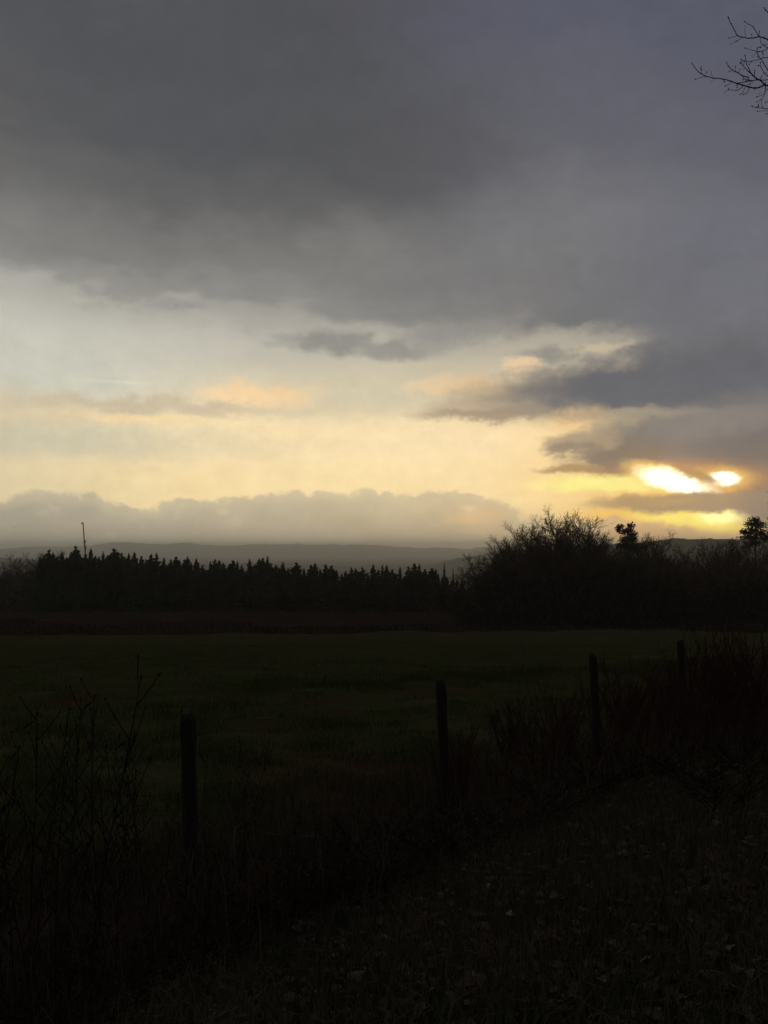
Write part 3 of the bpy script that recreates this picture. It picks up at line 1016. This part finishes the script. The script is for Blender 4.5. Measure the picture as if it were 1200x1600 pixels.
# ----------------------------------------------------------------- grass
def blades(name, xs, ys, h0, h1, w, mt, lean=0.5, seed=1, tuft=0.0):
    g = np.random.RandomState(seed)
    n = len(xs)
    zs = ground_z(xs, ys)
    a = g.rand(n) * 6.283
    h = h0 + (h1 - h0) * g.rand(n) ** 2
    if tuft:
        h = h * np.clip(1 + tuft * 2 * fbm(xs * 1.3, ys * 1.3, 3), .3, 3)
    bx, by = np.cos(a), np.sin(a)
    la = g.rand(n) * 6.283
    l = h * lean * g.rand(n)
    ww = w * (.6 + .8 * g.rand(n))
    base = np.stack([xs, ys, zs - .01], -1)
    side = np.stack([bx * ww, by * ww, np.zeros(n)], -1)
    midp = base + np.stack([np.cos(la) * l * .3, np.sin(la) * l * .3, h * .6], -1)
    tip = base + np.stack([np.cos(la) * l * 1.1, np.sin(la) * l * 1.1, h * (1 - .25 * (l / h) ** 2)], -1)
    Vv = np.stack([base - side, base + side, midp + side * .6, midp - side * .6, tip], 1).reshape(-1, 3)
    i0 = np.arange(n) * 5
    Fv = np.concatenate([np.stack([i0, i0 + 1, i0 + 2], -1), np.stack([i0, i0 + 2, i0 + 3], -1), np.stack([i0 + 3, i0 + 2, i0 + 4], -1)])
    me = np_mesh(name, Vv, Fv, mt, 3)
    return tag(link(name, me), kind='stuff')


g = np.random.RandomState(9)


def wedge(n, r0, r1, p=0.6):
    r = r0 + (r1 - r0) * g.rand(n) ** (1 / p if p < 1 else p)
    a = np.radians(-29 + 58 * g.rand(n))
    return r * np.sin(a), r * np.cos(a)


x, y = wedge(190000, 4.5, 60, .55)
s_ = (y - x) * .7071 - 5.25
keep = (s_ > 0.2) & (fbm(x * .5, y * .5, 3) > -.35)
blades('grass', x[keep], y[keep], .03, .13, .005, M_grass, .9, 2, 1.6)
x, y = wedge(120000, 1.6, 20, .6)
s_ = (y - x) * .7071 - 5.25
keep = (s_ < 0.4) & (fbm(x * .8, y * .8, 3) > -.22 - .4 * ss(4.5, 2.5, np.hypot(x, y)))
blades('verge_grass', x[keep], y[keep], .05, .26, .0035, M_vgrass, 1.0, 3)
x, y = wedge(26000, 3.0, 24, .7)
s_ = (y - x) * .7071 - 5.25
keep = (np.abs(s_ + .2) < 1.0 + .6 * g.rand(len(s_)))
blades('tall_grass', x[keep], y[keep], .25, .75, .004, M_stalk, .8, 4)

t = g.rand(9000)
x = -3.5 + 19 * t + g.normal(0, .5, 9000)
y = 21.0 + 10.5 * t + g.normal(0, .9, 9000) + .6 * np.sin(t * 30)
blades('rough_strip_grass', x, y, .06, .30, .006, M_grass, .8, 6, 1.5)

# ----------------------------------------------------------------- weeds, brambles, red shoots
def weed_meshes(seed):
    """one dead tall weed, a metre tall: stem, side shoots, dry seed heads"""
    r = random.Random(seed)
    st, hd_ = MB(), MB()
    pts, d = wander(r, Vector((0, 0, -.02)), Vector((r.uniform(-.12, .12), r.uniform(-.12, .12), 1)).normalized(), 1.0, 8, .05, .02)
    st.tube(pts, [.0034 - .00027 * i for i in range(9)], 5)
    hd_.bud(pts[-1], d, .018, .004)
    for b in range(10):
        f = .3 + .68 * (b + r.random()) / 10
        i = min(7, int(f * 8)); p = pts[i].lerp(pts[i + 1], f * 8 - i)
        a = b * 2.4 + r.uniform(-.4, .4)
        q, e = wander(r, p, Vector((math.cos(a), math.sin(a), 1.3)).normalized(), .26 * (1.15 - f) + .06, 3, .12, .1)
        st.tube(q, [.0022, .0019, .0016, .0012], 4)
        hd_.bud(q[-1], e, .013, .0034)
        if r.random() < .6:
            e2 = (e + rv(r, .6)).normalized()
            st.tube([q[1], q[1] + e2 * .07], [.0015, .001], 3)
            hd_.bud(q[1] + e2 * .075, e2, .010, .0028)
        # withered leaf
        if r.random() < .7:
            s = Vector((-math.sin(a), math.cos(a), 0)) * .008
            o = Vector((math.cos(a), math.sin(a), -.4)) * .05
            hd_.quad(p, p + o * .5 + s, p + o + Vector((0, 0, -.015)), p + o * .5 - s)
    return st.mesh('stem', M_weed), hd_.mesh('seed_head', M_weed)


WEED = [weed_meshes(400 + i) for i in range(5)]
G_WD = "dead weed stalks on the verge at the left"
WEEDS = [(52, 1400, 1108, 4.6, "tall dead weed leaning right, second from the left edge of the verge"), (146, 1420, 1040, 4.4, "tallest thin dead weed rising against the field on the left"),
         (14, 1400, 1150, 4.4, None), (95, 1420, 1180, 4.0, None), (165, 1390, 1060, 5.2, None), (188, 1400, 1210, 4.6, None), (205, 1370, 1150, 5.4, None),
         (70, 1460, 1215, 3.6, None), (145, 1460, 1250, 3.7, None), (232, 1370, 1190, 5.5, None), (30, 1470, 1240, 3.4, None), (110, 1400, 1090, 5.0, None),
         (372, 1350, 1150, 5.8, "thin dead weed with side shoots just right of the nearest fence post"), (385, 1370, 1160, 5.4, None), (250, 1380, 1240, 5.0, None),
         (330, 1380, 1260, 5.2, None), (62, 0, 1120, 4.8, None), (178, 0, 1170, 4.5, None), (214, 0, 1150, 5.6, None), (6, 0, 1150, 4.9, None), (460, 1330, 1200, 6.6, None), (555, 1320, 1190, 7.0, None), (760, 1290, 1120, 8.0, None), (835, 1260, 1090, 9.0, None), (640, 1320, 1170, 7.4, None)]
lw = sorted(w[0] for w in WEEDS if w[0] < 300 and not w[4]); rw = sorted(w[0] for w in WEEDS if w[0] > 300 and not w[4])
for i, (px, by, ty, dp, lab) in enumerate(WEEDS):
    l2 = lab or ("dark dead weed stalk, %s counted from the left edge of the verge" % ORD[min(15, lw.index(px))] if px < 300 else "thin dead weed in rough grass, %s to the right of the nearest post" % ORD[rw.index(px) + 1])
    o = plant('weed', WEED[i % 5], ('stem', 'seed_head'), px, ty, dp, l2, 'weed', G_WD if px < 300 else "dead weed stalks along the line of posts", 1.0, lean=rnd.uniform(-.05, .07))


def shoots_meshes(seed, arch, mat, n=26):
    """a shrub of many whippy shoots, a metre tall"""
    r = random.Random(seed)
    st, tw = MB(), MB()
    for s in range(n):
        a = r.uniform(0, 6.28)
        L = r.uniform(.65, 1.1)
        lift = -.06 * arch
        pts, d = wander(r, Vector((r.uniform(-.15, .15), r.uniform(-.15, .15), -.02)), Vector((math.cos(a) * (.35 + .4 * arch), math.sin(a) * (.35 + .4 * arch), 1)).normalized(), L, 7, .08, lift)
        st.tube(pts, [.0065 - .0006 * i for i in range(8)], 4)
        for b in range(7):
            i = r.randrange(2, 7)
            p = pts[i]
            dd = ((pts[i + 1] - pts[i]).normalized() + rv(r, .7)).normalized()
            l = r.uniform(.08, .26)
            tw.tube([p, p + dd * l * .5 + rv(r, .01), p + dd * l + Vector((0, 0, .02))], [.003, .0024, .0012], 3)
            if arch:
                s2 = r.uniform(.015, .03)
                q = p + dd * l * .7
                tw.quad(q + rv(r, s2), q + rv(r, s2), q + rv(r, s2), q + rv(r, s2))
    return st.mesh('stems', mat), tw.mesh('twigs', mat)


REDS = [shoots_meshes(500 + i, 0, M_red, 34) for i in range(3)]
BRAM = [shoots_meshes(520 + i, 1, M_scrub, 22) for i in range(3)]
G_RD = "reddish leafless shrubs along the posts on the right"
RED_X = sorted([712, 944, 1070, 800, 850, 880, 955, 990, 1020, 1045, 1090, 1120, 1150, 1180, 1205, 1110, 1175])
for i, (px, ty, dp) in enumerate([(712, 1118, 7.8), (944, 1128, 9.2), (1070, 1050, 11.0), (800, 1082, 10.2), (850, 1090, 9.2), (880, 1060, 11.0), (955, 1045, 11.5), (990, 1030, 12.5), (1020, 1062, 10.6), (1045, 1020, 14), (1090, 985, 14.5), (1120, 1010, 12.5), (1150, 975, 14), (1180, 1000, 12), (1205, 965, 13), (1110, 1075, 9.5), (1175, 1085, 9.0)]):
    plant('red_shrub', REDS[i % 3], ('stems', 'twigs'), px, ty, dp, {1150: "tallest reddish leafless shrub reaching up at the right edge past the farthest post", 712: "low reddish shrub at the foot of the second fence post"}.get(px, "reddish leafless shrub along the posts, %s of its row counted from the left" % ORD[RED_X.index(px)]), 'shrub', G_RD, 1.15)
G_BR = "brambles on the verge"
BX = sorted([560, 620, 690, 500, 770, 850, 930, 1010, 1090, 1170, 430, 340, 230, 120, 30, 1140])
for i, (px, ty, dp) in enumerate([(560, 1290, 5.4), (620, 1275, 5.8), (690, 1285, 6.0), (500, 1310, 5.2), (770, 1260, 6.6), (850, 1235, 7.2), (930, 1215, 7.6), (1010, 1195, 8.0), (1090, 1190, 7.4), (1170, 1170, 7.6), (430, 1330, 5.0), (340, 1390, 4.6), (230, 1400, 4.2), (120, 1430, 3.9), (30, 1440, 3.7), (1140, 1260, 5.8)]):
    plant('bramble', BRAM[i % 3], ('stems', 'twigs'), px, ty, dp, "dark arching bramble on the verge below the posts, %s counted from the left edge" % ORD[min(15, BX.index(px))], 'bramble', G_BR, 1.5)

# pale straw blades
def straw(pts_px, depth, w, label):
    P = [at(a, b, depth + k * .04) for k, (a, b) in enumerate(pts_px)]
    o_ = P[0].copy()
    s_mb = MB()
    s_mb.tube([p - o_ for p in P], [w * (1 - .5 * i / len(P)) for i in range(len(P))], 4)
    ob = s_mb.build('straw_blade', M_straw)
    ob.location = o_
    tag(ob, label, 'straw')


straw([(400, 1121), (415, 1122), (426, 1121), (433, 1116), (438, 1111)], 8.6, .006, "pale bent straw blade lying in the field right of the nearest post")
straw([(367, 1335), (366, 1318), (366, 1300), (371, 1290)], 5.2, .0035, "short pale upright straw right of the nearest post near its foot")
straw([(408, 1500), (407, 1470), (406, 1440), (404, 1420)], 3.7, .0018, "tall pale upright straw on the dark verge below the nearest post")
straw([(470, 1307), (490, 1306), (508, 1308)], 5.6, .003, "pale straw lying flat in the rough grass at mid-picture")
straw([(416, 1301), (424, 1303), (432, 1304)], 5.6, .004, "tiny pale straw lying flat beside the verge grass")
straw([(925, 1250), (924, 1220), (926, 1202)], 8.6, .004, "faint pale upright straw in front of the third post")
straw([(549, 1078), (550, 1071)], 9.5, .006, "tiny pale straw speck standing out in the middle of the field")

# ----------------------------------------------------------------- fallen leaves
def leaf_mesh(name, seed, mat):
    r = random.Random(seed)
    mb_ = MB()
    n = 6
    top, bot = [], []
    for i in range(n + 1):
        f = i / n
        wd = .34 * math.sin(math.pi * min(1, f * .92 + .06)) ** .8 * (1 + .25 * math.sin(i * 2.6 + seed))
        z = .12 * math.sin(f * 3 + seed) + .08 * f
        mb_.v += [Vector((f - .5, wd, z + wd * .5 * r.uniform(.4, 1.1))), Vector((f - .5, 0, z)), Vector((f - .5, -wd, z + wd * .5 * r.uniform(.2, 1.0)))]
    for i in range(n):
        a = i * 3
        mb_.f += [(a, a + 1, a + 4, a + 3), (a + 1, a + 2, a + 5, a + 4)]
    mb_.tube([Vector((.5, 0, .08)), Vector((.62, .02, .1)), Vector((.72, .0, .13))], [.012, .01, .008], 4)
    return mb_.mesh(name, mat)


# litter as a mass
g = np.random.RandomState(21)
lv = [leaf_mesh('litter_leaf', i, M_leaf) for i in range(4)]
LV, LF, off = [], [], 0
x, y = wedge(3600, 1.6, 9.0, .7)
dens = fbm(x * .7, y * .7, 3) + .35 * ss(-.9, .9, x / np.maximum(y, .5) * 1.6)
for k in np.nonzero((dens > -.02 - .35 * ss(4.2, 2.6, np.hypot(x, y)) * (x > 0)) & ((y - x) * .7071 - 5.25 < -.3))[0]:
    me = lv[k % 4]
    sc = g.uniform(.035, .08)
    R = Matrix.Rotation(g.uniform(0, 6.28), 3, 'Z') @ Matrix.Rotation(g.uniform(-.5, .5), 3, 'X') @ Matrix.Rotation(g.uniform(-.4, .4), 3, 'Y')
    if g.rand() < .4: R = R @ Matrix.Rotation(math.pi, 3, 'X')
    vv = np.array([v.co for v in me.vertices]) @ np.array(R).T * sc
    vv[:, 2] *= .7
    vv += (x[k], y[k], gz(x[k], y[k]) + .02 + g.rand() * .03)
    LV.append(vv)
    for p in me.polygons:
        LF.append(tuple(i + off for i in p.vertices))
    off += len(vv)
me = bpy.data.meshes.new('leaf_litter')
me.from_pydata(np.concatenate(LV).tolist(), [], LF)
me.materials.append(M_leaf)
tag(link('leaf_litter', me), kind='stuff')
# the larger pale leaves that can be picked out
pl_ = [leaf_mesh('fallen_leaf', 30 + i, M_paleleaf) for i in range(4)]
LEAVES = [(880, 1408), (864, 1405), (841, 1463), (830, 1484), (1018, 1377), (1075, 1396), (1135, 1412), (1160, 1407), (1142, 1485), (1150, 1520), (1175, 1525), (941, 1536), (1005, 1545), (1015, 1505),
          (632, 1518), (640, 1524), (702, 1560), (735, 1530), (1065, 1565), (1020, 1592), (1045, 1590), (800, 1595), (795, 1435), (730, 1303), (478, 1538), (560, 1530), (1120, 1290), (1172, 1312), (900, 1460), (960, 1480),
          (690, 1450), (760, 1390), (815, 1330), (1085, 1450), (930, 1600), (870, 1572), (740, 1480), (1190, 1440), (600, 1470), (655, 1585)]
for i, (px, py) in enumerate(LEAVES):
    d = ray(px, min(py, 1596))
    tt = 1.5
    while tt < 15:
        p = Vector((0, 0, EYE)) + d * tt
        if p.z < gz(p.x, p.y) + .05: break
        tt += .02
    o = link('fallen_leaf', pl_[i % 4])
    o.location = (p.x, p.y, gz(p.x, p.y) + .055)
    o.rotation_euler = (rnd.uniform(-.5, .5), rnd.uniform(-.4, .4), rnd.uniform(0, 6.28))
    o.scale = (rnd.uniform(.05, .075),) * 3
    tag(o, "pale curled dead leaf lying among the leaf litter on the dark verge", 'leaf', "pale fallen leaves on the verge")

# ----------------------------------------------------------------- overhanging bare tree at the upper right
TR = []
def Zp(pts): return [(1050 + a / 8.0, b / 8.0) for a, b in pts]
BR = [  # (points, start radius m, end radius m, bud)
    ([(1330, 1060), (1260, 1075), (1200, 1070), (1160, 1055), (1110, 1010), (1050, 975), (1000, 930), (960, 860), (930, 790), (912, 690)], .0085, .0022, 1),
    ([(1150, 1060), (1100, 1090), (1040, 1100), (960, 1085), (880, 1060), (820, 1045), (740, 1015), (640, 990), (530, 975), (430, 955), (340, 905), (290, 850), (250, 790)], .0070, .0022, 1),
    ([(430, 955), (360, 965), (290, 990)], .002, .0014, 1), ([(370, 920), (372, 880), (365, 835)], .0018, .0012, 1), ([(505, 970), (490, 910), (475, 870)], .0016, .001, 0),
    ([(520, 985), (480, 1040)], .0016, .001, 0), ([(410, 930), (435, 900)], .0016, .001, 1), ([(740, 1025), (700, 1060), (665, 1075)], .0022, .0016, 1), ([(890, 1080), (810, 1130), (710, 1125), (650, 1165)], .0032, .0016, 0),
    ([(910, 1090), (890, 1150), (850, 1180)], .0026, .0016, 1), ([(970, 1090), (940, 1160), (890, 1180)], .0032, .002, 1), ([(815, 1045), (815, 1095)], .0035, .003, 1), ([(640, 990), (655, 1020)], .0016, .001, 1),
    ([(1080, 995), (980, 1010), (930, 1020), (820, 1040)], .0045, .003, 0), ([(960, 965), (880, 945), (820, 905), (760, 880), (710, 830), (680, 780)], .0045, .0022, 1),
    ([(790, 890), (795, 830)], .0022, .0018, 1), ([(760, 880), (715, 890)], .0018, .001, 1), ([(880, 945), (900, 985), (960, 1000), (1010, 1035)], .0028, .002, 0), ([(1000, 930), (950, 890), (900, 830), (860, 790)], .004, .002, 1),
    ([(900, 860), (870, 870)], .0018, .001, 0), ([(830, 905), (850, 870)], .0018, .0012, 1), ([(950, 975), (985, 1050), (940, 1055)], .0024, .0016, 0), ([(1035, 970), (1035, 890), (1030, 910)], .003, .0018, 1),
    ([(1330, 540), (1260, 520), (1200, 495), (1150, 475), (1085, 455), (1040, 472), (960, 475), (880, 465), (820, 445), (780, 380), (740, 300), (715, 250), (705, 220)], .0065, .0022, 1),
    ([(880, 465), (820, 510), (720, 560)], .002, .0012, 0), ([(820, 445), (760, 465), (705, 475)], .002, .0014, 1), ([(925, 460), (910, 400), (915, 320)], .0018, .0012, 0),
    ([(1085, 455), (1020, 340), (960, 305), (905, 270)], .0032, .0018, 1), ([(1085, 455), (1095, 390)], .003, .0026, 1), ([(995, 470), (995, 432)], .0014, .001, 1),
    ([(1300, 240), (1240, 200), (1200, 155), (1175, 130), (1150, 95)], .005, .0028, 1),
    ([(1290, 560), (1200, 600), (1130, 640), (1070, 640), (1000, 625), (910, 600)], .0035, .0018, 1), ([(1070, 640), (1000, 720)], .0022, .0012, 0), ([(1065, 650), (1065, 600)], .0024, .002, 1),
    ([(1300, 690), (1200, 715), (1140, 725), (1080, 745), (1000, 765), (870, 765)], .0038, .002, 1), ([(1065, 650), (1080, 700), (1140, 780), (1200, 880), (1260, 960)], .003, .004, 0), ([(1140, 725), (1140, 670)], .002, .0014, 1),
    ([(1200, 600), (1150, 570), (1110, 530), (1100, 470)], .003, .002, 0), ([(1130, 570), (1190, 550)], .0022, .002, 0), ([(1110, 585), (1100, 590)], .002, .0016, 1), ([(930, 770), (865, 740)], .002, .0014, 1), ([(905, 770), (895, 830), (930, 870)], .002, .0016, 0), ([(1000, 765), (965, 805)], .0018, .0012, 1),
    ([(1165, 1065), (1165, 1110), (1155, 1170), (1120, 1240), (1060, 1275)], .004, .0018, 1), ([(1150, 1180), (1060, 1210)], .0024, .0014, 1), ([(1120, 1150), (1080, 1185)], .002, .0014, 0), ([(1115, 1250), (1130, 1340), (1160, 1360)], .002, .0014, 0),
    ([(1290, 1350), (1200, 1362), (1120, 1350), (1050, 1345), (1000, 1325)], .0034, .0022, 1), ([(1290, 1380), (1200, 1385), (1070, 1390)], .0024, .0018, 1), ([(1280, 1400), (1180, 1425)], .0024, .002, 1), ([(1080, 1350), (1080, 1320)], .002, .0018, 1),
    ([(1280, 1250), (1200, 1270), (1170, 1282)], .0024, .002, 1), ([(1260, 1010), (1200, 950), (1150, 910), (1110, 830), (1105, 780)], .004, .002, 1), ([(1150, 910), (1190, 905)], .002, .0016, 0), ([(1130, 940), (1100, 990)], .003, .003, 0), ([(1110, 830), (1080, 820)], .002, .0014, 1),
    ([(1110, 1000), (1160, 1000), (1250, 990)], .003, .003, 0), ([(1155, 1170), (1200, 1110)], .0024, .0016, 1)]
tb, tw = MB(), MB()
TX, TY = 3.75, 4.7
tz = gz(TX, TY)
tree = empty('bare_tree', (TX, TY, tz))
tag(tree, "near bare tree with budding twigs reaching in at the upper right corner", 'tree')
o_ = Vector((TX, TY, tz))
r = random.Random(63)
trunk_pts = [Vector((0, 0, -.2)), Vector((.03, .02, .9)), Vector((-.04, .05, 2.2)), Vector((.02, .12, 3.5)), Vector((-.05, .15, 4.8)), Vector((0, .2, 6.2)), Vector((.05, .15, 7.6))]
tb.tube(trunk_pts, [.20, .165, .145, .125, .10, .07, .03], 12)
for (pts_, r0, r1, bd) in BR:
    P = []
    for (a, b) in pts_:
        px, py = 1050 + a / 8.0, b / 8.0
        dpt = 5.0 + .18 * math.sin(a * .013) + .14 * math.sin(b * .017 + 1) + (a - 800) * .0002
        P.append(at(px, py, dpt) - o_)
    n = len(P)
    if a > 0 and pts_[0][0] > 1240:      # runs on to the trunk, out of the picture
        h = P[0].z + r.uniform(-.5, -.15)
        near = Vector((0, .13, h))
        lead = [near, near.lerp(P[0], .5) + Vector((0, 0, .05))]
        tb.tube(lead + P[:1], [max(.012, r0 * 2.2), max(.009, r0 * 1.5), r0], 6)
    # smooth out the path
    PP = []
    for i in range(n - 1):
        p0, p1, p2, p3 = P[max(i - 1, 0)], P[i], P[i + 1], P[min(i + 2, n - 1)]
        for k in range(3):
            t = k / 3
            PP.append(.5 * ((2 * p1) + (p2 - p0) * t + (2 * p0 - 5 * p1 + 4 * p2 - p3) * t * t + (3 * p1 - p0 - 3 * p2 + p3) * t ** 3) + rv(r, .0012))
    PP.append(P[-1])
    L = len(PP)
    tw.tube(PP, [(r0 + (r1 - r0) * i / (L - 1)) * 0.72 * (1 + .22 * (i % 3 == 0)) for i in range(L)], 5)
    if bd:
        tw.bud(PP[-1], PP[-1] - PP[-2], .022, .0042)
    for k in range(3, L - 2, 3):
        if r.random() < .38:
            dd = ((PP[k + 1] - PP[k]).normalized() * .5 + rv(r, .8)).normalized()
            tw.bud(PP[k] + dd * .008, dd, .016, .003)
# the rest of the crown, out of the picture
for b in range(9):
    h = 4.6 + b * .34
    a = b * 2.1
    p = Vector((0, .16, h))
    dirv = Vector((abs(math.cos(a)) * .9 + .1, math.sin(a), .55)).normalized()
    q, e = wander(r, p, dirv, r.uniform(1.2, 2.2), 6, .15, .05)
    tb.tube(q, [.03, .025, .02, .016, .012, .008, .005], 5)
    for k in range(8):
        i = r.randrange(2, 6)
        q2, e2 = wander(r, q[i], (e + rv(r, .9)).normalized(), r.uniform(.3, .7), 4, .2, .05)
        if min(v.x for v in q2) > -.7:
            tw.tube(q2, [.005, .004, .0032, .0025, .0018], 4)
tb.build('trunk', M_bark, tree, True)
tag(tw.build('branches', M_twig, tree), kind='stuff')
